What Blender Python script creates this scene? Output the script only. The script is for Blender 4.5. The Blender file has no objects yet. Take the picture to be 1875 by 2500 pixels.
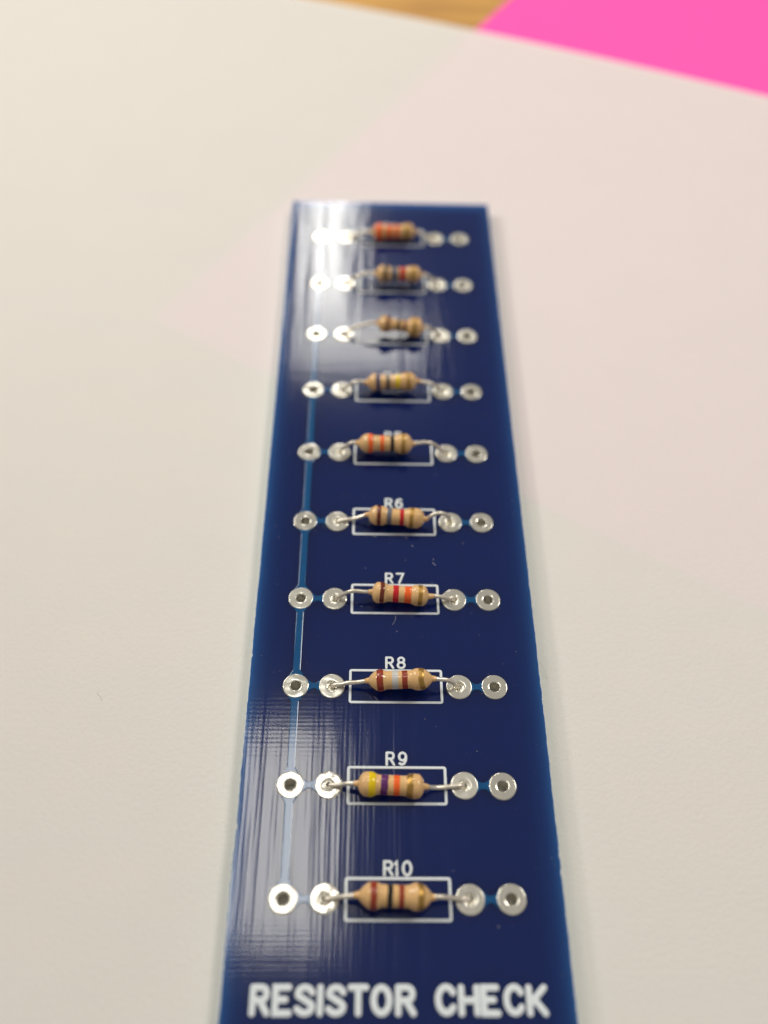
import bpy, bmesh, math, random
from mathutils import Vector, Matrix, noise
# one Blender unit = 1 cm
random.seed(7)
sc = bpy.context.scene
C = bpy.context.collection

# ------------------------------------------------------------ camera
cam_d = bpy.data.cameras.new('camera'); cam = bpy.data.objects.new('camera', cam_d); C.objects.link(cam)
cx = Vector((1.0, -0.002, 0.023)); fwd = Vector((0.0200, 0.578, -0.816)).normalized()
cx = (cx - fwd*cx.dot(fwd)).normalized(); cup = cx.cross(fwd).normalized()
m = Matrix((( cx.x, cup.x, -fwd.x, 0), (cx.y, cup.y, -fwd.y, 0), (cx.z, cup.z, -fwd.z, 0), (0, 0, 0, 1)))
m.translation = Vector((-0.315, -6.283, 8.515)); cam.matrix_world = m
cam_d.sensor_fit = 'VERTICAL'; cam_d.sensor_height = 240; cam_d.sensor_width = 180
cam_d.lens = 240*2200/2500
cam_d.clip_start = 0.1; cam_d.clip_end = 3000
cam_d.dof.use_dof = True; cam_d.dof.focus_distance = 9.0; cam_d.dof.aperture_fstop = 0.78
sc.camera = cam

# ------------------------------------------------------------ world, ceiling panels and added lamps
w = bpy.data.worlds.new('World'); sc.world = w; w.use_nodes = True
bg = w.node_tree.nodes['Background']; bg.inputs[0].default_value = (1.0, 0.96, 0.88, 1); bg.inputs[1].default_value = 0.255

def area(name, x0, x1, y0, y1, z, L, col=(1, 0.965, 0.88), aim=None):
    d = bpy.data.lights.new(name, 'AREA'); d.shape = 'RECTANGLE'
    d.size = x1-x0; d.size_y = y1-y0
    d.energy = L*math.pi*(x1-x0)*(y1-y0); d.color = col
    o = bpy.data.objects.new(name, d); o.location = ((x0+x1)/2, (y0+y1)/2, z); C.objects.link(o)
    if aim: o.rotation_euler = (Vector(aim)-o.location).to_track_quat('-Z', 'Y').to_euler()
    return o
# ceiling panels whose mirror images lie on the board
area('ceiling_panel', -27, -8, 29, 76, 200, 8.5)
area('ceiling_panel', -21.5, -8, 223, 340, 200, 18)
area('ceiling_panel', -25, 16, 198, 221, 200, 8.5)
# added fill lamps out of view, one near on the left, one far right
area('added_fill_lamp', -70, -30, 45, 85, 65, 6.2, aim=(0, 3, 0))
area('added_fill_lamp', 90, 150, 60, 120, 190, 16.0, aim=(0, 3, 0))
# added spot low left: casts the board's right shadow; fading cone mimics phone shade
sd = bpy.data.lights.new('added_left_spot', 'SPOT'); sd.energy = 0.75e5; sd.shadow_soft_size = 5.5; sd.color = (1, 0.955, 0.87)
sd.spot_size = math.radians(26); sd.spot_blend = 1.0
so = bpy.data.objects.new('added_left_spot', sd); so.location = (-60, 24, 42); so.rotation_euler = (Vector((0, 8.5, 0))-so.location).to_track_quat('-Z', 'Y').to_euler(); C.objects.link(so)

sc.view_settings.view_transform = 'Standard'; sc.view_settings.look = 'None'
sc.view_settings.exposure = 0.29; sc.view_settings.gamma = 1
sc.cycles.max_bounces = 12; sc.cycles.transparent_max_bounces = 16
sc.cycles.use_denoising = True

# ------------------------------------------------------------ helpers
def col(o, m, parent=None):
    C.objects.link(o)
    if m: o.data.materials.append(m)
    if parent: o.parent = parent
    return o
def mesh(name, verts, faces, m, parent=None, smooth=True):
    me = bpy.data.meshes.new(name); me.from_pydata([tuple(v) for v in verts], [], faces); me.validate()
    bm = bmesh.new(); bm.from_mesh(me); bmesh.ops.recalc_face_normals(bm, faces=bm.faces); bm.to_mesh(me); bm.free()
    if smooth:
        for p in me.polygons: p.use_smooth = True
    return col(bpy.data.objects.new(name, me), m, parent)
def mat(name):
    M = bpy.data.materials.new(name); M.use_nodes = True
    nt = M.node_tree; return M, nt, nt.nodes['Principled BSDF'], nt.nodes['Material Output']
def N(nt, t, **kw):
    n = nt.nodes.new(t)
    for k, v in kw.items():
        if k in n.inputs: n.inputs[k].default_value = v
        else: setattr(n, k, v)
    return n
def math_n(nt, op, a, b=None):
    n = nt.nodes.new('ShaderNodeMath'); n.operation = op
    for i, v in enumerate((a, b)):
        if v is None: continue
        if isinstance(v, (int, float)): n.inputs[i].default_value = v
        else: nt.links.new(v, n.inputs[i])
    return n.outputs[0]
def bump(nt, height, dist, strength=1.0, normal=None):
    b = N(nt, 'ShaderNodeBump', Strength=strength, Distance=dist); nt.links.new(height, b.inputs['Height'])
    if normal: nt.links.new(normal, b.inputs['Normal'])
    return b.outputs[0]
def ramp(nt, fac, stops):
    r = nt.nodes.new('ShaderNodeValToRGB'); nt.links.new(fac, r.inputs[0])
    el = r.color_ramp.elements
    while len(el) < len(stops): el.new(0.5)
    for e, (p, c) in zip(el, stops): e.position = p; e.color = (*c, 1) if len(c) == 3 else c
    return r.outputs[0]
def world_pos(nt):
    return nt.nodes.new('ShaderNodeNewGeometry').outputs['Position']
def noise_n(nt, vec, scale, detail=3, rough=0.55, sc3=None):
    if sc3:
        mp = N(nt, 'ShaderNodeMapping'); mp.inputs['Scale'].default_value = sc3; nt.links.new(vec, mp.inputs[0]); vec = mp.outputs[0]
    n = N(nt, 'ShaderNodeTexNoise', Scale=scale, Detail=detail, Roughness=rough); nt.links.new(vec, n.inputs['Vector'])
    return n.outputs['Fac']

# glass weave telegraphing through the board lacquer: threads along x and y
def weave_normal(nt, amp=1.0):
    P = world_pos(nt); sp = nt.nodes.new('ShaderNodeSeparateXYZ'); nt.links.new(P, sp.inputs[0])
    hs = []
    for ax, per, st, a in (('X', 0.047, (1, 0.07, 1), 0.00007), ('Y', 0.043, (0.12, 1, 1), 0.000045)):
        drift = noise_n(nt, P, 5.0, 2, 0.5, st)
        ph = math_n(nt, 'ADD', math_n(nt, 'MULTIPLY', sp.outputs[ax], 2*math.pi/per), math_n(nt, 'MULTIPLY', drift, 5.0))
        s = math_n(nt, 'SINE', ph)
        am = noise_n(nt, P, 9.0, 2, 0.6, st)
        hs.append(math_n(nt, 'MULTIPLY', math_n(nt, 'MULTIPLY', s, math_n(nt, 'MULTIPLY', am, 1.6)), a*amp))
        hs.append(math_n(nt, 'MULTIPLY', noise_n(nt, P, 6.0, 2, 0.5, (st[0]*1.6, st[1]*1.6, 1)), (0.0009 if ax == 'X' else 0.0004)*amp))
    hs.append(math_n(nt, 'MULTIPLY', noise_n(nt, P, 8.0, 2, 0.4, (1, 0.07, 1)), 0.0024*amp))
    h = hs[0]
    for k in hs[1:]: h = math_n(nt, 'ADD', h, k)
    h = math_n(nt, 'ADD', h, math_n(nt, 'MULTIPLY', noise_n(nt, P, 60.0, 2), 0.00002*amp))
    return bump(nt, h, 1.0)

# ------------------------------------------------------------ materials
def paper_mat(name, c, trans, grain=0.0022):
    M, nt, pb, out = mat(name); nt.nodes.remove(pb)
    P = world_pos(nt)
    nrm = bump(nt, noise_n(nt, P, 22, 6, 0.65), grain*3)
    d = N(nt, 'ShaderNodeBsdfDiffuse'); t = N(nt, 'ShaderNodeBsdfTranslucent'); mx = N(nt, 'ShaderNodeMixShader')
    mott = noise_n(nt, P, 1.3, 5, 0.6)
    cr = ramp(nt, mott, [(0.3, tuple(v*0.985 for v in c)), (0.7, c)])
    nt.links.new(cr, d.inputs[0]); t.inputs[0].default_value = (*c, 1); mx.inputs[0].default_value = trans
    nt.links.new(nrm, d.inputs['Normal'])
    nt.links.new(d.outputs[0], mx.inputs[1]); nt.links.new(t.outputs[0], mx.inputs[2]); nt.links.new(mx.outputs[0], out.inputs[0])
    return M
M_paper = paper_mat('white_paper', (0.86, 0.84, 0.81), 0.25)
M_pink = paper_mat('pink_paper', (0.97, 0.115, 0.46), 0.0)

M_wood, nt, pb, _ = mat('desk_wood')
P = world_pos(nt)
mp = N(nt, 'ShaderNodeMapping'); mp.inputs['Rotation'].default_value = (0, 0, math.radians(8)); mp.inputs['Scale'].default_value = (0.25, 1.9, 1); nt.links.new(P, mp.inputs[0])
g = noise_n(nt, mp.outputs[0], 1.6, 8, 0.6)
nt.links.new(ramp(nt, g, [(0.3, (0.34, 0.15, 0.022)), (0.5, (0.53, 0.265, 0.045)), (0.72, (0.62, 0.33, 0.062))]), pb.inputs['Base Color'])
pb.inputs['Roughness'].default_value = 0.5

# FR4 laminate: pale translucent glass-epoxy, lit through its open edges
M_fr4, nt, pb, _ = mat('glass_epoxy')
pb.inputs['Base Color'].default_value = (0.60, 0.82, 0.87, 1); pb.inputs['Roughness'].default_value = 0.6
pb.inputs['Subsurface Weight'].default_value = 1.0; pb.inputs['Subsurface Radius'].default_value = (1, 1, 1); pb.inputs['Subsurface Scale'].default_value = 0.5
pb.inputs['Specular IOR Level'].default_value = 0.2

# blue solder mask: clear coloured lacquer film over the laminate
M_mask, nt, pb, out = mat('blue_solder_mask'); nt.nodes.remove(pb)
tr = N(nt, 'ShaderNodeBsdfTransparent'); tr.inputs[0].default_value = (0.028, 0.155, 0.455, 1)
gl = N(nt, 'ShaderNodeBsdfGlossy', Roughness=0.098); gl.inputs[0].default_value = (1, 1, 1, 1)
fr = N(nt, 'ShaderNodeFresnel', IOR=1.52); mx = N(nt, 'ShaderNodeMixShader')
wn = weave_normal(nt); nt.links.new(wn, gl.inputs['Normal']); nt.links.new(wn, fr.inputs['Normal'])
nt.links.new(fr.outputs[0], mx.inputs[0]); nt.links.new(tr.outputs[0], mx.inputs[1]); nt.links.new(gl.outputs[0], mx.inputs[2]); nt.links.new(mx.outputs[0], out.inputs[0])

# copper under the mask
M_trace, nt, pb, _ = mat('masked_copper')
pb.inputs['Roughness'].default_value = 0.085; pb.inputs['IOR'].default_value = 1.52
P = world_pos(nt)
nt.links.new(ramp(nt, noise_n(nt, P, 14, 4), [(0.3, (0.002, 0.058, 0.17)), (0.7, (0.002, 0.068, 0.195))]), pb.inputs['Base Color'])
nt.links.new(weave_normal(nt, 0.7), pb.inputs['Normal'])

def tin(name, rough, c=(0.74, 0.71, 0.64), b=0.0008, sc_=16, met=1.0):
    M, nt, pb, _ = mat(name); P = world_pos(nt)
    oi = nt.nodes.new('ShaderNodeObjectInfo')
    pb.inputs['Metallic'].default_value = met
    n1 = noise_n(nt, P, sc_, 4, 0.6); n2 = noise_n(nt, P, 90, 3, 0.6)
    nt.links.new(ramp(nt, n1, [(0.25, tuple(v*0.86 for v in c)), (0.75, c)]), pb.inputs['Base Color'])
    r = N(nt, 'ShaderNodeMapRange'); r.inputs[3].default_value = rough*0.75; r.inputs[4].default_value = rough*1.3; nt.links.new(n2, r.inputs[0]); nt.links.new(math_n(nt, 'MULTIPLY', r.outputs[0], math_n(nt, 'ADD', math_n(nt, 'MULTIPLY', oi.outputs['Random'], 0.8), 0.7)), pb.inputs['Roughness'])
    nt.links.new(bump(nt, math_n(nt, 'ADD', n1, math_n(nt, 'MULTIPLY', n2, 0.10)), b*3), pb.inputs['Normal'])
    return M
M_tin = tin('tinned_pad', 0.13, (0.68, 0.655, 0.585), 0.0004, 9, met=0.66)
M_hole = tin('tinned_hole', 0.25, (0.90, 0.87, 0.78))
M_solder = tin('solder', 0.16, (0.85, 0.82, 0.74), 0.002, 30)
M_lead = tin('resistor_lead', 0.25, (0.80, 0.73, 0.62), 0.0005, 40, met=0.7)

M_silk, nt, pb, _ = mat('white_silkscreen')
P = world_pos(nt)
nt.links.new(ramp(nt, noise_n(nt, P, 30, 4), [(0.3, (0.60, 0.65, 0.69)), (0.7, (0.70, 0.74, 0.77))]), pb.inputs['Base Color'])
pb.inputs['Roughness'].default_value = 0.38; nt.links.new(bump(nt, noise_n(nt, P, 50, 4), 0.001), pb.inputs['Normal'])

def enamel(name, c, metallic=0.0, rough=0.07, var=0.86):
    M, nt, pb, _ = mat(name); P = world_pos(nt)
    nt.links.new(ramp(nt, noise_n(nt, P, 18, 5, 0.65), [(0.25, tuple(v*var for v in c)), (0.7, c)]), pb.inputs['Base Color'])
    pb.inputs['Metallic'].default_value = metallic; pb.inputs['Roughness'].default_value = rough
    n = math_n(nt, 'ADD', noise_n(nt, P, 14, 2, 0.5), math_n(nt, 'MULTIPLY', noise_n(nt, P, 70, 2), 0.12))
    nt.links.new(bump(nt, n, 0.002), pb.inputs['Normal'])
    if metallic == 0: pb.inputs['Subsurface Weight'].default_value = 0.0
    return M
M_body = enamel('tan_lacquer', (0.70, 0.43, 0.19), var=0.9)
BC = {'brown': (0.14, 0.022, 0.010), 'rust': (0.27, 0.035, 0.015), 'red': (0.52, 0.012, 0.02), 'orange': (0.84, 0.125, 0.018),
      'black': (0.006, 0.006, 0.009), 'yellow': (0.76, 0.53, 0.005), 'violet': (0.11, 0.02, 0.12), 'grey': (0.13, 0.135, 0.17),
      'white': (0.52, 0.51, 0.49), 'blue': (0.004, 0.024, 0.13), 'dark grey': (0.05, 0.05, 0.06)}
M_band = {k: enamel('band_'+k.replace(' ', '_'), v) for k, v in BC.items()}
M_band['gold'] = enamel('band_gold', (0.50, 0.29, 0.075), 0.75, 0.36, 0.7)

# ------------------------------------------------------------ desk, sheets
desk = mesh('desk', [(-60, -30, -0.06), (60, -30, -0.06), (60, 60, -0.06), (-60, 60, -0.06)], [(0, 1, 2, 3)], M_wood)
desk['kind'] = 'structure'

def sheet(name, m, corner, u, v, lu, lv, z, thick, edge=None, nu=70, nv=50, lift=0.0, label='', cat=''):
    u = Vector(u).normalized(); v = Vector(v).normalized(); V = []
    for j in range(nv+1):
        for i in range(nu+1):
            a = lu*i/nu; b = lv*j/nv
            p = Vector(corner)+u*a+v*b
            if edge: p = p + v*edge(a)*(1-j/nv)
            d = max(0, max(abs(p.x)-1.9, 0)+max(p.y-6.0, 0))
            k = min(1, d/4)
            h = lift*k*(0.5+0.5*noise.noise(Vector((p.x*0.13, p.y*0.13, 3.1))))
            V.append((p.x, p.y, z+h))
    F = [(j*(nu+1)+i, j*(nu+1)+i+1, (j+1)*(nu+1)+i+1, (j+1)*(nu+1)+i) for j in range(nv) for i in range(nu)]
    o = mesh(name, V, F, m); o['label'] = label; o['category'] = cat
    if o.data.polygons[0].normal.z < 0: o.data.flip_normals()
    return o
# the far edge runs through (-1.59,11.80), (1.56,10.745), (6.61,8.675)
E0 = Vector((-1.591, 11.83, 0)); E1 = Vector((6.612, 8.675, 0)); eu = (E1-E0).normalized(); ev = Vector((eu.y, -eu.x, 0))
paper = sheet('white_paper', M_paper, E0-eu*13, eu, ev, 29.7, 21.0, -0.004, 0.01, lift=0.10,
    edge=lambda a: -0.12*max(0, 1-((a-17.3)/4.4)**2), label='large white sheet of paper lying under the blue circuit board', cat='paper')
pu = Vector((0.52, 0.854, 0)); pv = Vector((0.854, -0.52, 0))
pink = sheet('pink_paper', M_pink, (-3.23, 2.90, 0), pu, pv, 21.0, 14.8, -0.03, 0.01,
    label='bright pink sheet of paper sticking out beyond the white sheet', cat='paper')

# ------------------------------------------------------------ circuit board
board = bpy.data.objects.new('circuit_board', None); C.objects.link(board); board.location = (0, 0, 0)
board['label'] = 'long blue circuit board with a column of ten soldered resistors, lettered RESISTOR CHECK'; board['category'] = 'circuit board'
Z0, ZT = 0.006, 0.160
XW, YT, YB = 1.463, 5.325, -6.55
ROWS = [4.5-i for i in range(10)]
XO, XI = 0.994, 0.635
HR, PR = 0.053, 0.131
holes = [(x, y) for y in ROWS for x in (-XO, -XI, XI, XO)]

def outline():
    r = random.Random(3); pts = []
    def side(a, b, rough):
        n = int((Vector(b)-Vector(a)).length/0.035)
        for k in range(n):
            t = k/n; p = Vector(a).lerp(Vector(b), t)
            nrm = Vector((-(b[1]-a[1]), b[0]-a[0])).normalized()
            yy = p.y; j = rough*(1.0 if yy < -1 else 0.45)
            d = noise.noise(Vector((p.x*3, p.y*9, 1.7)))*j*0.6 + (r.random()-0.5)*j*0.5
            if r.random() < 0.05: d -= j*1.3*r.random()
            pts.append((p.x-nrm.x*d, p.y-nrm.y*d))
    side((-XW, YB), (XW, YB), 0.004); side((XW, YB), (XW, YT), 0.009); side((XW, YT), (-XW, YT), 0.006); side((-XW, YT), (-XW, YB), 0.009)
    return pts
OUT = outline()

def plate(name, loops, z0, z1, m, parent, smooth=False):
    cu = bpy.data.curves.new(name, 'CURVE'); cu.dimensions = '2D'; cu.fill_mode = 'BOTH' if z1 > z0 else 'FRONT'
    cu.extrude = (z1-z0)/2
    for lp in loops:
        s = cu.splines.new('POLY'); s.points.add(len(lp)-1); s.use_cyclic_u = True
        for k, (x, y) in enumerate(lp): s.points[k].co = (x, y, 0, 1)
    t = bpy.data.objects.new('tmp', cu); C.objects.link(t); bpy.context.view_layer.update()
    me = bpy.data.meshes.new_from_object(t.evaluated_get(bpy.context.evaluated_depsgraph_get()))
    bpy.data.objects.remove(t); me.name = name
    me.transform(Matrix.Translation((0, 0, (z0+z1)/2)))
    me.materials.clear(); me.materials.append(m)
    for p in me.polygons: p.use_smooth = smooth
    o = bpy.data.objects.new(name, me); C.objects.link(o); o.parent = parent
    bm = bmesh.new(); bm.from_mesh(me); bmesh.ops.remove_doubles(bm, verts=bm.verts, dist=1e-5); bmesh.ops.recalc_face_normals(bm, faces=bm.faces)
    if z1 <= z0:
        for f in bm.faces:
            if f.normal.z < 0: f.normal_flip()
    bm.to_mesh(me); bm.free()
    return o
def circ(cx_, cy_, r, n=40): return [(cx_+r*math.cos(2*math.pi*k/n), cy_+r*math.sin(2*math.pi*k/n)) for k in range(n)]

plate('board_laminate', [OUT]+[circ(x, y, HR+0.004, 28) for x, y in holes], Z0, ZT, M_fr4, board)
plate('solder_mask', [[(x*0.9975, y*0.9995) for x, y in OUT]]+[circ(x, y, PR-0.006, 40) for x, y in holes], ZT+0.0025, ZT+0.0025, M_mask, board)

# raised outlines with a soft shoulder (masked copper, ink)
def raised(name, loop, z, h, bev, m, parent):
    n = len(loop); V = []; A = sum(loop[i][0]*loop[(i+1) % n][1]-loop[(i+1) % n][0]*loop[i][1] for i in range(n))
    sg = 1 if A > 0 else -1
    def inset(d):
        o = []
        for i in range(n):
            p0, p1, p2 = Vector(loop[i-1]), Vector(loop[i]), Vector(loop[(i+1) % n])
            a = (p1-p0).normalized(); b = (p2-p1).normalized()
            nn = Vector((-(a.y+b.y), a.x+b.x))*sg
            nn = nn.normalized()/max(0.5, math.sqrt((1+a.dot(b))/2)); o.append(p1+nn*d)
        return o
    rings = [(0, 0), (bev*0.25, h*0.6), (bev, h)]
    for d, zz in rings: V += [(p.x, p.y, z+zz) for p in inset(d)]
    F = [(r*n+i, r*n+(i+1) % n, (r+1)*n+(i+1) % n, (r+1)*n+i) for r in range(len(rings)-1) for i in range(n)]
    F.append(tuple(range((len(rings)-1)*n, len(rings)*n)))
    return mesh(name, V, F, m, parent, smooth=False)

ZM = ZT+0.0022
# bus trace, one piece between each pair of left pads, widening at the pads
for i in range(9):
    ya, yb = ROWS[i]-0.085, ROWS[i+1]+0.085; x = -XO; h = 0.0385; f = 0.082
    raised('bus_trace', [(x-h, ya-0.085), (x-h, yb+0.085), (x-f, yb+0.008), (x-0.02, yb-0.03), (x+0.02, yb-0.03), (x+f, yb+0.008), (x+h, yb+0.085), (x+h, ya-0.085), (x+f, ya-0.008), (x+0.02, ya+0.03), (x-0.02, ya+0.03), (x-f, ya-0.008)], ZM, 0.0042, 0.007, M_trace, board)
# necks that join each pair of pads
for y in ROWS:
    for sx in (-1, 1):
        a, b = sorted((sx*XO, sx*XI)); mid = (a+b)/2; L = []
        e = 0.045; k = 0.098; wst = 0.031
        L = [(a+0.080, y-0.092), (mid-0.022, y-wst), (mid+0.022, y-wst), (b-0.080, y-0.092), (b-0.080, y+0.092), (mid+0.022, y+wst), (mid-0.022, y+wst), (a+0.080, y+0.092)]
        raised('pad_neck', L, ZM+0.0006, 0.0040, 0.006, M_trace, board)

# ring pads with plated hole; profile (radius, height)
def lathe(prof, n, wob=0.0, seed=0):
    V = []; r = random.Random(seed); ph = r.random()*6
    for (rr, z) in prof:
        for k in range(n):
            a = 2*math.pi*k/n
            q = rr*(1+wob*math.sin(3*a+ph)*0.5+wob*math.sin(5*a+ph*2)*0.5)
            V.append((q*math.cos(a), q*math.sin(a), z))
    F = [(j*n+i, j*n+(i+1) % n, (j+1)*n+(i+1) % n, (j+1)*n+i) for j in range(len(prof)-1) for i in range(n)]
    return V, F
def pad_mesh(seed, soldered):
    zt = 0.0085
    prof = [(PR, 0.0), (PR-0.0015, 0.0035), (PR-0.005, zt-0.0010), (PR-0.010, zt), (0.112, zt), (0.098, zt), (0.084, zt), (0.070, zt), (HR+0.004, zt-0.0003), (HR+0.0005, zt-0.002), (HR-0.003, zt-0.012)]
    V, F = lathe(prof, 56, 0.008, seed)
    me = bpy.data.meshes.new('pad'); 
    rs = Vector((seed*3.1, seed*1.7, 0))
    V = [(x, y, z+(noise.noise(Vector((x*14, y*14, 0))+rs)*0.0012 if z > 0.006 else 0)) for x, y, z in V]
    me.from_pydata(V, [], F); me.materials.append(M_tin)
    for p in me.polygons: p.use_smooth = True
    return me
def hole_mesh():
    V, F = lathe([(HR-0.003, -0.004), (HR-0.004, -0.03), (HR-0.004, -0.152)], 36)
    me = bpy.data.meshes.new('hole_barrel'); me.from_pydata(V, [], F); me.materials.append(M_hole)
    for p in me.polygons: p.use_smooth = True
    return me
HM = hole_mesh(); PM = [pad_mesh(s, 0) for s in range(9)]
n_ = 0
for y in ROWS:
    for x in (-XO, -XI, XI, XO):
        p = bpy.data.objects.new('pad', PM[(n_*5) % 9]); C.objects.link(p); p.parent = board; p.location = (x+random.uniform(-.003, .003), y+random.uniform(-.003, .003), ZT); p.rotation_euler = (random.uniform(-.003, .003), random.uniform(-.003, .003), random.uniform(0, 6.28)); n_ += 1
        b = bpy.data.objects.new('hole_barrel', HM); C.objects.link(b); b.parent = p

# ------------------------------------------------------------ ink: strokes with rounded ends
def stroke_geo(pts, wdt, h, closed=False):
    P = [Vector(p) for p in pts]; n = len(P); prof = [(-1, 0), (-0.86, 0.62), (-0.5, 1), (0.5, 1), (0.86, 0.62), (1, 0)]; m_ = len(prof)
    rings = []
    def nrm(i):
        if closed: a, b, c = P[i-1], P[i], P[(i+1) % n]
        else: a, b, c = P[max(0, i-1)], P[i], P[min(n-1, i+1)]
        d1 = (b-a).normalized() if (b-a).length > 1e-7 else (c-b).normalized(); d2 = (c-b).normalized() if (c-b).length > 1e-7 else d1
        t = (d1+d2).normalized(); return Vector((-t.y, t.x))/max(0.6, d1.dot(t)), t
    if not closed:
        nn, t = nrm(0)
        for s in (80, 60, 40, 20): a = math.radians(s); rings.append((P[0]-t*wdt*math.sin(a), nn*wdt*math.cos(a), h*math.sqrt(max(0.02, math.cos(a)))))
    for i in range(n): nn, t = nrm(i); rings.append((P[i], nn*wdt, h))
    if not closed:
        nn, t = nrm(n-1)
        for s in (20, 40, 60, 80): a = math.radians(s); rings.append((P[-1]+t*wdt*math.sin(a), nn*wdt*math.cos(a), h*math.sqrt(max(0.02, math.cos(a)))))
    V = []; F = []
    for c, nn, hh in rings: V += [(c.x+nn.x*u, c.y+nn.y*u, hh*v) for u, v in prof]
    R = len(rings)
    for j in range(R if closed else R-1):
        k = (j+1) % R
        F += [(j*m_+i, j*m_+i+1, k*m_+i+1, k*m_+i) for i in range(m_-1)]
    return V, F
def arc(cx_, cy_, rx, ry, a0, a1, n=10): return [(cx_+rx*math.cos(math.radians(a0+(a1-a0)*k/n)), cy_+ry*math.sin(math.radians(a0+(a1-a0)*k/n))) for k in range(n+1)]
G = {  # unit box 0..1 x 0..1
 'R': [[(0, 0), (0, 1)], [(0, 1)]+arc(0.62, 0.745, 0.33, 0.255, 90, -90, 10)+[(0, 0.49)], [(0.5, 0.49), (1, 0)]],
 'E': [[(0.9, 1), (0, 1), (0, 0), (0.95, 0)], [(0, 0.52), (0.68, 0.52)]],
 'S': [[(0.98, 0.80)]+arc(0.5, 0.76, 0.45, 0.24, 30, 200, 9)+[(0.5, 0.51), (0.86, 0.38)]+arc(0.5, 0.24, 0.48, 0.24, 10, -130, 8)+[(0.0, 0.16)]],
 'I': [[(0, 0), (0, 1)]],
 'T': [[(0, 1), (1, 1)], [(0.5, 1), (0.5, 0)]],
 'O': [arc(0.5, 0.5, 0.5, 0.5, 0, 345, 23)],
 'C': [arc(0.55, 0.52, 0.55, 0.5, 35, 325, 20)],
 'H': [[(0, 0), (0, 1)], [(1, 0), (1, 1)], [(0, 0.5), (1, 0.5)]],
 'K': [[(0, 0), (0, 1)], [(1, 1), (0.05, 0.36)], [(0.3, 0.56), (1, 0)]],
 '1': [[(0.2, 0.82), (0.5, 1), (0.5, 0)]],
 '2': [[(0, 0.78)]+arc(0.5, 0.74, 0.46, 0.26, 165, -15, 9)+[(0, 0), (1, 0)]],
 '3': [[(0.05, 1), (0.92, 1), (0.5, 0.6)]+arc(0.5, 0.3, 0.46, 0.3, 80, -150, 10)],
 '4': [[(0.72, 0), (0.72, 1), (0, 0.3), (1, 0.3)]],
 '5': [[(0.92, 1), (0.15, 1), (0.08, 0.58)]+arc(0.5, 0.32, 0.46, 0.32, 110, -150, 11)],
 '6': [[(0.9, 0.92), (0.6, 1.0), (0.25, 0.88), (0.06, 0.6), (0.03, 0.3)], arc(0.5, 0.31, 0.47, 0.31, 0, 345, 20)],
 '7': [[(0, 1), (1, 1), (0.38, 0)]],
 '8': [arc(0.5, 0.76, 0.42, 0.24, 0, 345, 18), arc(0.5, 0.27, 0.5, 0.27, 0, 345, 18)],
 '9': [arc(0.5, 0.68, 0.47, 0.32, 0, 345, 20), [(0.97, 0.68), (0.94, 0.35), (0.7, 0.08), (0.35, 0.0), (0.1, 0.1)]],
 '0': [arc(0.5, 0.5, 0.5, 0.5, 0, 345, 23)]}
def glyph(name, ch, x0, x1, y0, y1, hw, h, z, parent):
    V = []; F = []
    for k, st in enumerate(G[ch]):
        pts = [(x0+(x1-x0)*px, y0+(y1-y0)*py) for px, py in st]
        if ch == 'I': pts = [(x0, y0), (x0, y1)]
        cl = len(st) > 15 and ch in 'O068 9'.replace(' ', '')
        v, f = stroke_geo(pts, hw, h*(1+0.12*k), cl); b = len(V)
        V += [(a, b_, c+z) for a, b_, c in v]; F += [tuple(i+b for i in q) for q in f]
    return mesh(name, V, F, M_silk, parent)
ZI = ZT+0.0030
for ch, a, b in (('R', -1.197, -1.079), ('E', -1.012, -0.892), ('S', -0.833, -0.708), ('I', -0.644, -0.644), ('S', -0.576, -0.453), ('T', -0.395, -0.268), ('O', -0.206, -0.076), ('R', -0.004, 0.120), ('C', 0.325, 0.448), ('H', 0.517, 0.645), ('E', 0.701, 0.820), ('C', 0.889, 1.010), ('K', 1.078, 1.205)):
    glyph('title_letter', ch, a, b, -5.374, -5.186, 0.0262, 0.003, ZI, board)
for i, y in enumerate(ROWS):
    s = 'R%d' % (i+1); b0 = y+0.199; b1 = y+0.315
    xs = [(-0.090, -0.022), (0.026, 0.095)] if i < 9 else [(-0.115, -0.045), (-0.030, 0.022), (0.052, 0.122)]
    for (a, b), ch in zip(xs, s): glyph('reference_letter', ch, a, b, b0, b1, 0.0118, 0.002, ZI, board)
    hx, hy = 0.455, 0.170
    v, f = stroke_geo([(-hx, y-hy), (hx+0.007, y-hy), (hx+0.007, y+hy), (-hx, y+hy)], 0.0135, 0.0016, True)
    # square corners: straight miter
    V = []; F = []
    prof = [(-0.0135, 0), (-0.011, 0.0012), (-0.006, 0.0018), (0.006, 0.0018), (0.011, 0.0012), (0.0135, 0)]
    nc = 5; rr = 0.012
    for d, z in prof:
        for (sx, sy, a0) in ((1, 1, 0), (-1, 1, 90), (-1, -1, 180), (1, -1, 270)):
            for k in range(nc):
                a = math.radians(a0+90*k/(nc-1)); R_ = max(0.0005, rr+d)
                V.append((sx*(hx-rr)+R_*math.cos(a)+0.004, y+sy*(hy-rr)+R_*math.sin(a), ZI+z))
    m_ = 4*nc
    F = [(j*m_+i_, j*m_+(i_+1) % m_, (j+1)*m_+(i_+1) % m_, (j+1)*m_+i_) for j in range(len(prof)-1) for i_ in range(m_)]
    mesh('component_outline', V, F, M_silk, board)

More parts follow.
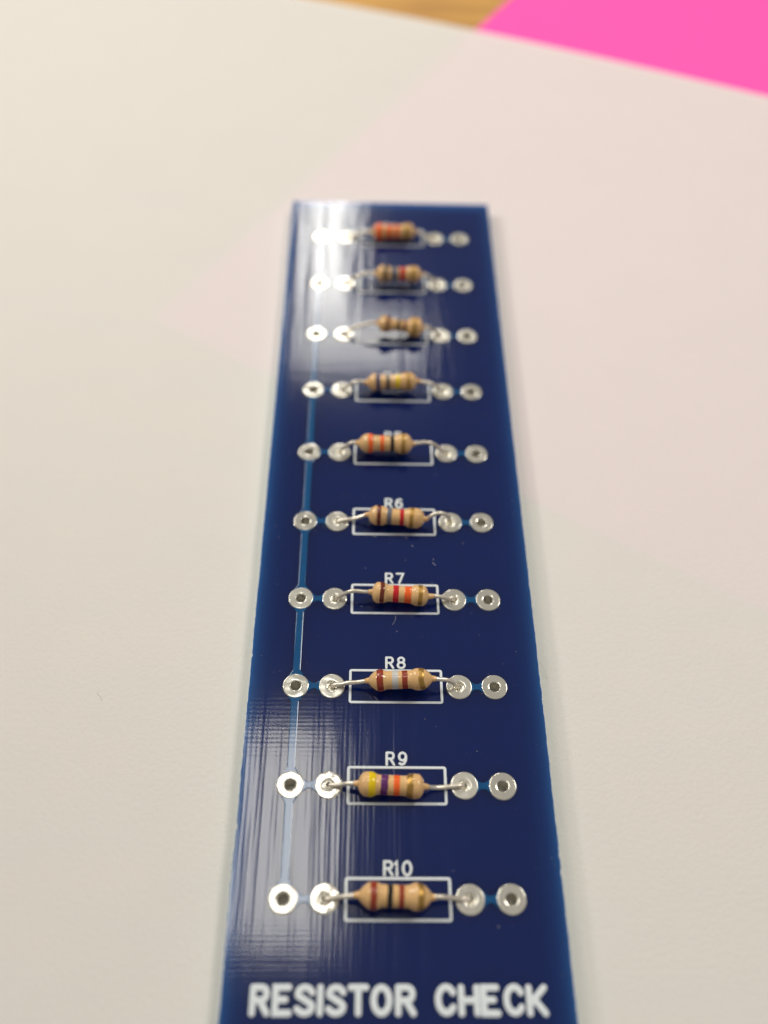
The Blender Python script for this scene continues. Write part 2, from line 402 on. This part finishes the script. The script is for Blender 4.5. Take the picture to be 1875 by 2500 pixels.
# ------------------------------------------------------------ resistors
TAB = [
(1, [-0.264, 4.473, 0.285], [0.333, 4.489, 0.286], 0.112, [(0.061, 0.227), (0.318, 0.455), (0.523, 0.629), (0.742, 0.864)], [(-0.354, 4.48, 0.267), (-0.481, 4.489, 0.23), (-0.563, 4.495, 0.19)], [(0.426, 4.492, 0.258), (0.52, 4.496, 0.208)]),
(2, [-0.208, 3.5, 0.345], [0.395, 3.5, 0.341], 0.112, [(0.157, 0.236), (0.329, 0.486), (0.529, 0.65), (0.764, 0.857)], [(-0.312, 3.5, 0.361), (-0.423, 3.5, 0.321), (-0.527, 3.5, 0.253)], [(0.456, 3.5, 0.334), (0.556, 3.5, 0.265)]),
(3, [-0.182, 2.5, 0.367], [0.397, 2.5, 0.293], 0.112, [(0.164, 0.229), (0.414, 0.479), (0.557, 0.614), (0.743, 0.829)], [(-0.304, 2.5, 0.354), (-0.452, 2.5, 0.301), (-0.526, 2.5, 0.261)], [(0.454, 2.5, 0.315), (0.54, 2.5, 0.25)]),
(4, [-0.322, 1.5, 0.311], [0.291, 1.5, 0.344], 0.109, [(0.19, 0.27), (0.391, 0.466), (0.586, 0.672), (0.81, 0.874)], [(-0.387, 1.5, 0.325), (-0.463, 1.5, 0.312), (-0.524, 1.5, 0.274)], [(0.383, 1.5, 0.327), (0.455, 1.5, 0.313), (0.529, 1.5, 0.269)]),
(5, [-0.41, 0.5, 0.335], [0.217, 0.5, 0.335], 0.115, [(0.181, 0.271), (0.404, 0.476), (0.59, 0.663), (0.795, 0.867)], [(-0.485, 0.5, 0.341), (-0.545, 0.5, 0.295), (-0.597, 0.5, 0.248)], [(0.299, 0.5, 0.35), (0.374, 0.5, 0.363), (0.451, 0.5, 0.345), (0.523, 0.5, 0.281)]),
(6, [-0.281, -0.496, 0.288], [0.335, -0.54, 0.285], 0.113, [(0.145, 0.221), (0.326, 0.413), (0.558, 0.634), (0.733, 0.808)], [(-0.367, -0.497, 0.253), (-0.459, -0.498, 0.205), (-0.542, -0.499, 0.19)], [(0.384, -0.533, 0.298), (0.431, -0.527, 0.346), (0.494, -0.518, 0.367), (0.561, -0.51, 0.337), (0.61, -0.503, 0.267)]),
(7, [-0.24, -1.493, 0.293], [0.348, -1.531, 0.284], 0.11, [(0.139, 0.219), (0.371, 0.474), (0.576, 0.699), (0.821, 0.894)], [(-0.318, -1.495, 0.301), (-0.427, -1.496, 0.318), (-0.481, -1.497, 0.3), (-0.552, -1.499, 0.242), (-0.6, -1.499, 0.19)], [(0.415, -1.523, 0.275), (0.504, -1.514, 0.238), (0.579, -1.506, 0.19), (0.624, -1.501, 0.19)]),
(8, [-0.264, -2.5, 0.288], [0.351, -2.5, 0.345], 0.109, [(0.13, 0.237), (0.373, 0.473), (0.533, 0.621), (0.828, 0.905)], [(-0.374, -2.5, 0.251), (-0.469, -2.5, 0.236), (-0.551, -2.5, 0.196), (-0.588, -2.5, 0.19)], [(0.421, -2.5, 0.338), (0.503, -2.5, 0.319), (0.558, -2.5, 0.272), (0.602, -2.5, 0.194)]),
(9, [-0.356, -3.525, 0.285], [0.249, -3.55, 0.284], 0.112, [(0.156, 0.266), (0.338, 0.451), (0.536, 0.63), (0.734, 0.831)], [(-0.451, -3.517, 0.265), (-0.501, -3.512, 0.228), (-0.567, -3.506, 0.19)], [(0.348, -3.536, 0.216), (0.467, -3.521, 0.19), (0.583, -3.507, 0.19)]),
(10, [-0.335, -4.498, 0.305], [0.284, -4.508, 0.281], 0.113, [(0.148, 0.243), (0.385, 0.462), (0.544, 0.621), (0.811, 0.899)], [(-0.395, -4.499, 0.291), (-0.477, -4.499, 0.254), (-0.567, -4.5, 0.19)], [(0.362, -4.506, 0.289), (0.454, -4.504, 0.242), (0.541, -4.502, 0.19)]),
]
COL = {1: ('orange', 'orange', 'orange', 'gold'), 2: ('black', 'grey', 'red', 'gold'), 3: ('brown', 'black', 'brown', 'gold'), 4: ('blue', 'dark grey', 'yellow', 'gold'),
       5: ('orange', 'orange', 'black', 'gold'), 6: ('brown', 'grey', 'red', 'gold'), 7: ('brown', 'red', 'orange', 'gold'), 8: ('rust', 'white', 'rust', 'gold'),
       9: ('yellow', 'violet', 'orange', 'gold'), 10: ('rust', 'black', 'rust', 'gold')}
LAB = {1: 'tan resistor with three orange bands and a gold one, at the far end of the board',
       2: 'tan resistor with black, grey, red and gold bands, second from the far end',
       3: 'tan resistor with brown, black, brown and gold bands, tilted down to the right',
       4: 'tan resistor with blue, dark grey, yellow and gold bands',
       5: 'tan resistor with two orange bands, a black and a gold one, partly hiding the marking R5',
       6: 'tan resistor with brown, grey, red and gold bands below the marking R6',
       7: 'tan resistor with brown, red, orange and gold bands below the marking R7',
       8: 'tan resistor with a white band between two rust brown ones below the marking R8',
       9: 'tan resistor with yellow, violet, orange and gold bands below the marking R9',
       10: 'tan resistor with a black band between two rust brown ones below the marking R10'}
# end shapes: (left cone length, right cone length, left cap width, right cap width) as fractions of the body
SH = {1: (.12, .12, .30, .30), 2: (.13, .13, .29, .29), 3: (.12, .12, .28, .33), 4: (.17, .13, .30, .30), 5: (.16, .14, .285, .29), 6: (.14, .14, .30, .32), 7: (.10, .10, .26, .29), 8: (.18, .17, .26, .31), 9: (.12, .10, .27, .26), 10: (.19, .17, .29, .29)}
RL = 0.0225
def sm(t): t = min(1, max(0, t)); return t*t*(3-2*t)
def profile(i, R):
    cl, cr, wl, wr = SH[i]; r = random.Random(i*11); kL = 0.97+r.random()*0.05; kR = 0.98+r.random()*0.05
    if i == 3: kL, kR = 0.93, 1.12
    waist = 0.80+0.02*r.random()
    if i == 3: waist = 0.66
    def f(t):
        if t < 0.5: c, wd, k, u = cl, wl, kL, t
        else: c, wd, k, u = cr, wr, kR, 1-t
        if u <= 0: return RL*1.35+0.004
        if u < c:
            q = u/c; e = 0.50 if c < 0.15 else 0.72
            return RL*1.35+0.004+(R*k-RL*1.35-0.004)*math.sin(q*math.pi/2)**(e*1.25)
        w0 = wd-0.07
        if u < w0: return R*k*(1+0.012*math.sin((u-c)/(w0-c)*math.pi))
        return R*(k+(waist-k)*sm((u-w0)/0.11))
    return f
def frame_of(axis):
    x = axis.normalized(); y = Vector((0, 0, 1)).cross(x).normalized(); return x, y, x.cross(y)
def tube(name, pts, r, m, parent, n=14, rad=None):
    P = [Vector(p) for p in pts]; V = []; F = []
    up = Vector((0, 1, 0))
    for k, p in enumerate(P):
        t = (P[min(k+1, len(P)-1)]-P[max(k-1, 0)]).normalized()
        a = up.cross(t).normalized(); b = t.cross(a)
        rr = rad[k] if rad else r
        V += [tuple(p+(a*math.cos(2*math.pi*j/n)+b*math.sin(2*math.pi*j/n))*rr) for j in range(n)]
    F = [(k*n+j, k*n+(j+1) % n, (k+1)*n+(j+1) % n, (k+1)*n+j) for k in range(len(P)-1) for j in range(n)]
    F.append(tuple(range(n))); F.append(tuple(range((len(P)-1)*n, len(P)*n)))
    return mesh(name, V, F, m, parent)
def smooth_path(pts, per=7):
    P = [Vector(p) for p in pts]; P = [P[0]*2-P[1]]+P+[P[-1]*2-P[-2]]; out = []
    for i in range(1, len(P)-2):
        a, b, c, d = P[i-1:i+3]
        for k in range(per):
            t = k/per; out.append(0.5*((2*b)+(c-a)*t+(2*a-5*b+4*c-d)*t*t+(3*b-a-3*c+d)*t*t*t))
    out.append(P[-2]); return out

for (i, l, r, R, bands, LL, LR) in TAB:
    l = Vector(l); r = Vector(r); ax = r-l; L = ax.length; X, Y, Zv = frame_of(ax); prof = profile(i, R)
    def surf(t0, t1, steps, off, n=48, wob=0.0, seed=0, ts=None):
        V = []; rd = Vector((i*3.3, seed*5.1, 0))
        for k in range(steps+1):
            for j in range(n):
                a = 2*math.pi*j/n
                s0 = t0+(t1-t0)*(ts[k] if ts else k/steps)
                edge = wob*noise.noise(Vector((math.cos(a)*1.5, math.sin(a)*1.5, 0))+rd)
                s = s0+edge
                q = prof(s)
                q = q*(1+0.012*noise.noise(Vector((s*5, math.cos(a)*1.2, math.sin(a)*1.2))+rd.yxz*0)) + off[k] if isinstance(off, list) else q+off
                V.append(tuple(l+X*(s*L)+(Y*math.cos(a)+Zv*math.sin(a))*q))
        F = [(k*n+j, k*n+(j+1) % n, (k+1)*n+(j+1) % n, (k+1)*n+j) for k in range(steps) for j in range(n)]
        return V, F
    V, F = surf(0, 1, 120, [0.0]*121)
    F.append(tuple(range(48))); F.append(tuple(range(120*48, 121*48)))
    body = mesh('resistor', V, F, M_body, board); body['label'] = LAB[i]
    for b, ((t0, t1), cn) in enumerate(zip(bands, COL[i])):
        V, F = surf(t0, t1, 10, [-0.001, 0.0008, 0.0014, 0.0016, 0.0016, 0.0016, 0.0016, 0.0016, 0.0014, 0.0008, -0.001], wob=0.009, seed=b+1, ts=[0, 0.01, 0.06, 0.2, 0.35, 0.5, 0.65, 0.8, 0.94, 0.99, 1])
        if i == 8 and b == 3: # tilted gold band
            n8 = []
            for v in V:
                p = Vector(v)-l; s = p.dot(X); rad_ = (p-X*s); s2 = s-rad_.dot(Zv)*0.20
                n8.append(tuple(l+X*s2+rad_.normalized()*(prof(s2/L)+0.0022)))
            V = n8
        o = mesh('colour_band', V, F, M_band[cn], body)
        o['label'] = {'rust': 'rust brown', 'dark grey': 'dark grey'}.get(cn, cn)+' painted band'
    row = ROWS[i-1]
    for side, end, pts in ((-1, l, LL), (1, r, LR)):
        nb = (l if side < 0 else r)-(X*side*-0.02)*0
        hx_ = side*XI
        path = [end-X*side*0.03, end+X*side*0.02]+[Vector(p) for p in pts if abs(p[0]) > abs(end.x)+0.035]
        last = path[-1]
        tgt = Vector((hx_, row, ZT+0.01))
        if (Vector((last.x, last.y, 0))-Vector((hx_, row, 0))).length < 0.03: path[-1] = Vector((hx_-side*0.025, row, max(last.z, ZT+0.035)))
        path += [Vector((hx_-side*0.004, row, ZT-0.005)), Vector((hx_, row, ZT-0.06)), Vector((hx_, row, Z0-0.02+0.03))]
        tube('lead', smooth_path(path), RL, M_lead, body)
        # lacquer meniscus that runs a little way out on the lead
        c0 = end; ml = [0.0, 0.015, 0.03, 0.045, 0.06, 0.066] if i in (7, 4) and side > 0 else [0.0, 0.01, 0.02, 0.03, 0.04, 0.044]
        pth = smooth_path(path, 12); out_ = []; acc = 0
        for q0, q1 in zip(pth, pth[1:]):
            acc += (q1-q0).length
            if acc > 0.02 and acc < 0.03+ml[-1]: out_.append(q1)
        if len(out_) > 3:
            m_ = len(out_); rad = [RL+0.0105*(1-k/(m_-1))**1.6+0.0035 for k in range(m_)]; rad[-1] = RL*0.99
            tube('lacquer_collar', out_, RL, M_body, body, 18, rad)
        # solder fillet in the hole round the wire
        rnd = random.Random(i*7+side); full = rnd.random()
        dz = -0.030+0.030*full
        V, F = lathe([(0.051, dz+0.004), (0.042, dz-0.004), (0.034, dz+0.000), (0.027, dz+0.012), (0.022, dz+0.028)], 26, 0.10, i*2+side)
        V = [(x+hx_, y+row, z+ZT) for x, y, z in V]
        mesh('solder_joint', V, F, M_solder, body)

# ------------------------------------------------------------ dust, fibres, edge burrs
def wire(name, pts, r, m): return tube(name, smooth_path(pts, 6), r, m, None, 6)
M_fib, nt, pb, _ = mat('lint'); pb.inputs['Base Color'].default_value = (0.72, 0.72, 0.70, 1); pb.inputs['Roughness'].default_value = 0.7
M_hair, nt, pb, _ = mat('dark_hair'); pb.inputs['Base Color'].default_value = (0.46, 0.42, 0.35, 1); pb.inputs['Roughness'].default_value = 0.6
o = wire('lint_fibre', [(0.0085, -1.70, ZT+0.006), (0.004, -1.745, ZT+0.010), (-0.010, -1.785, ZT+0.008), (-0.026, -1.81, ZT+0.005)], 0.0010, M_fib)
o['label'] = 'fine curved white fibre on the board just below the R7 outline'; o['category'] = 'fibre'
o = wire('lint_fibre', [(-0.215, -2.612, ZT+0.005), (-0.19, -2.635, ZT+0.008), (-0.175, -2.655, ZT+0.006), (-0.15, -2.665, ZT+0.005)], 0.0010, M_fib)
o['label'] = 'short bent fibre on the board inside the R8 outline'; o['category'] = 'fibre'
o = wire('hair', [(1.495, -2.10, 0.004), (1.525, -2.2, 0.03), (1.548, -2.27, 0.03), (1.568, -2.33, 0.004)], 0.0012, M_hair)
o['label'] = 'short dark hair on the white paper beside the right edge of the board'; o['category'] = 'hair'
o = wire('hair', [(-2.995, -2.50, 0.004), (-2.985, -2.545, 0.006), (-2.955, -2.565, 0.006), (-2.935, -2.61, 0.004)], 0.0014, M_hair)
o['label'] = 'tiny wavy hair on the white paper left of the board'; o['category'] = 'hair'

rd = random.Random(21)
def bits(name, items, m, parent=None, kind='stuff'):
    V = []; F = []
    for (x, y, z, s, el) in items:
        a = rd.random()*6.28; b = len(V); h = s*0.5
        ca, sa = math.cos(a), math.sin(a)
        for (u, v, q) in ((-s*el, 0, 0), (0, -s*0.6, 0), (s*el, 0, 0), (0, s*0.6, 0), (s*0.2*rd.random(), 0, h)):
            V.append((x+u*ca-v*sa, y+u*sa+v*ca, z+q))
        F += [(b, b+1, b+4), (b+1, b+2, b+4), (b+2, b+3, b+4), (b+3, b, b+4)]
    o = mesh(name, V, F, m, parent, smooth=False); o['kind'] = kind; return o
it = []
for _ in range(520):
    x = rd.uniform(-1.4, 1.42); y = rd.uniform(-5.1, 1.2) if rd.random() < .85 else rd.uniform(1.2, 5.2)
    if any((x-a)**2+(y-b)**2 < 0.02 for a, b in holes): continue
    it.append((x, y, ZT+0.0034, 0.0022*rd.random()**2+0.0010+(0.0030 if rd.random() < .05 else 0), rd.choice((0.8, 1, 1, 2.6))))
for (x, y) in ((0.428, -1.045), (0.436, -1.062), (0.450, -1.068), (0.43, -1.0), (-0.335, -0.637), (-0.223, -0.700), (-0.205, -0.703), (0.129, -0.705), (0.15, -0.715), (0.02, -1.885), (-0.35, -1.59)):
    it.append((x, y, ZT+0.0034, 0.0048, 1.8))
d = bits('dust_specks', it, M_fib)
d['label'] = 'pale dust specks scattered over the blue board'; d['category'] = 'dust'
it = []
for _ in range(46):
    x = rd.uniform(-4.6, 4.8); y = rd.uniform(-5.3, 2.5)
    if abs(x) < 1.6: continue
    it.append((x, y, 0.004, 0.0022+0.0025*rd.random(), 1.3))
d = bits('paper_specks', it, M_hair); d['label'] = 'tiny dark specks scattered over the white paper'; d['category'] = 'specks'

M_burr, nt, pb, _ = mat('glass_fibre_burr'); pb.inputs['Base Color'].default_value = (0.42, 0.55, 0.66, 1); pb.inputs['Roughness'].default_value = 0.5
it = []
for (x, y) in OUT:
    if abs(abs(x)-XW) < 0.03 and y < 1.5:
        q = 0.5+0.5*noise.noise(Vector((x, y*2.3, 4)))
        for _ in range(3):
            if rd.random() < q*(0.85 if y < -1.5 else 0.25):
                it.append((x+math.copysign(rd.uniform(-0.006, 0.005), x), y+rd.uniform(-0.02, 0.02), ZT-0.001-rd.random()*0.006, 0.003+0.006*rd.random()**2, 1.5))
bits('edge_burrs', it, M_burr, board)
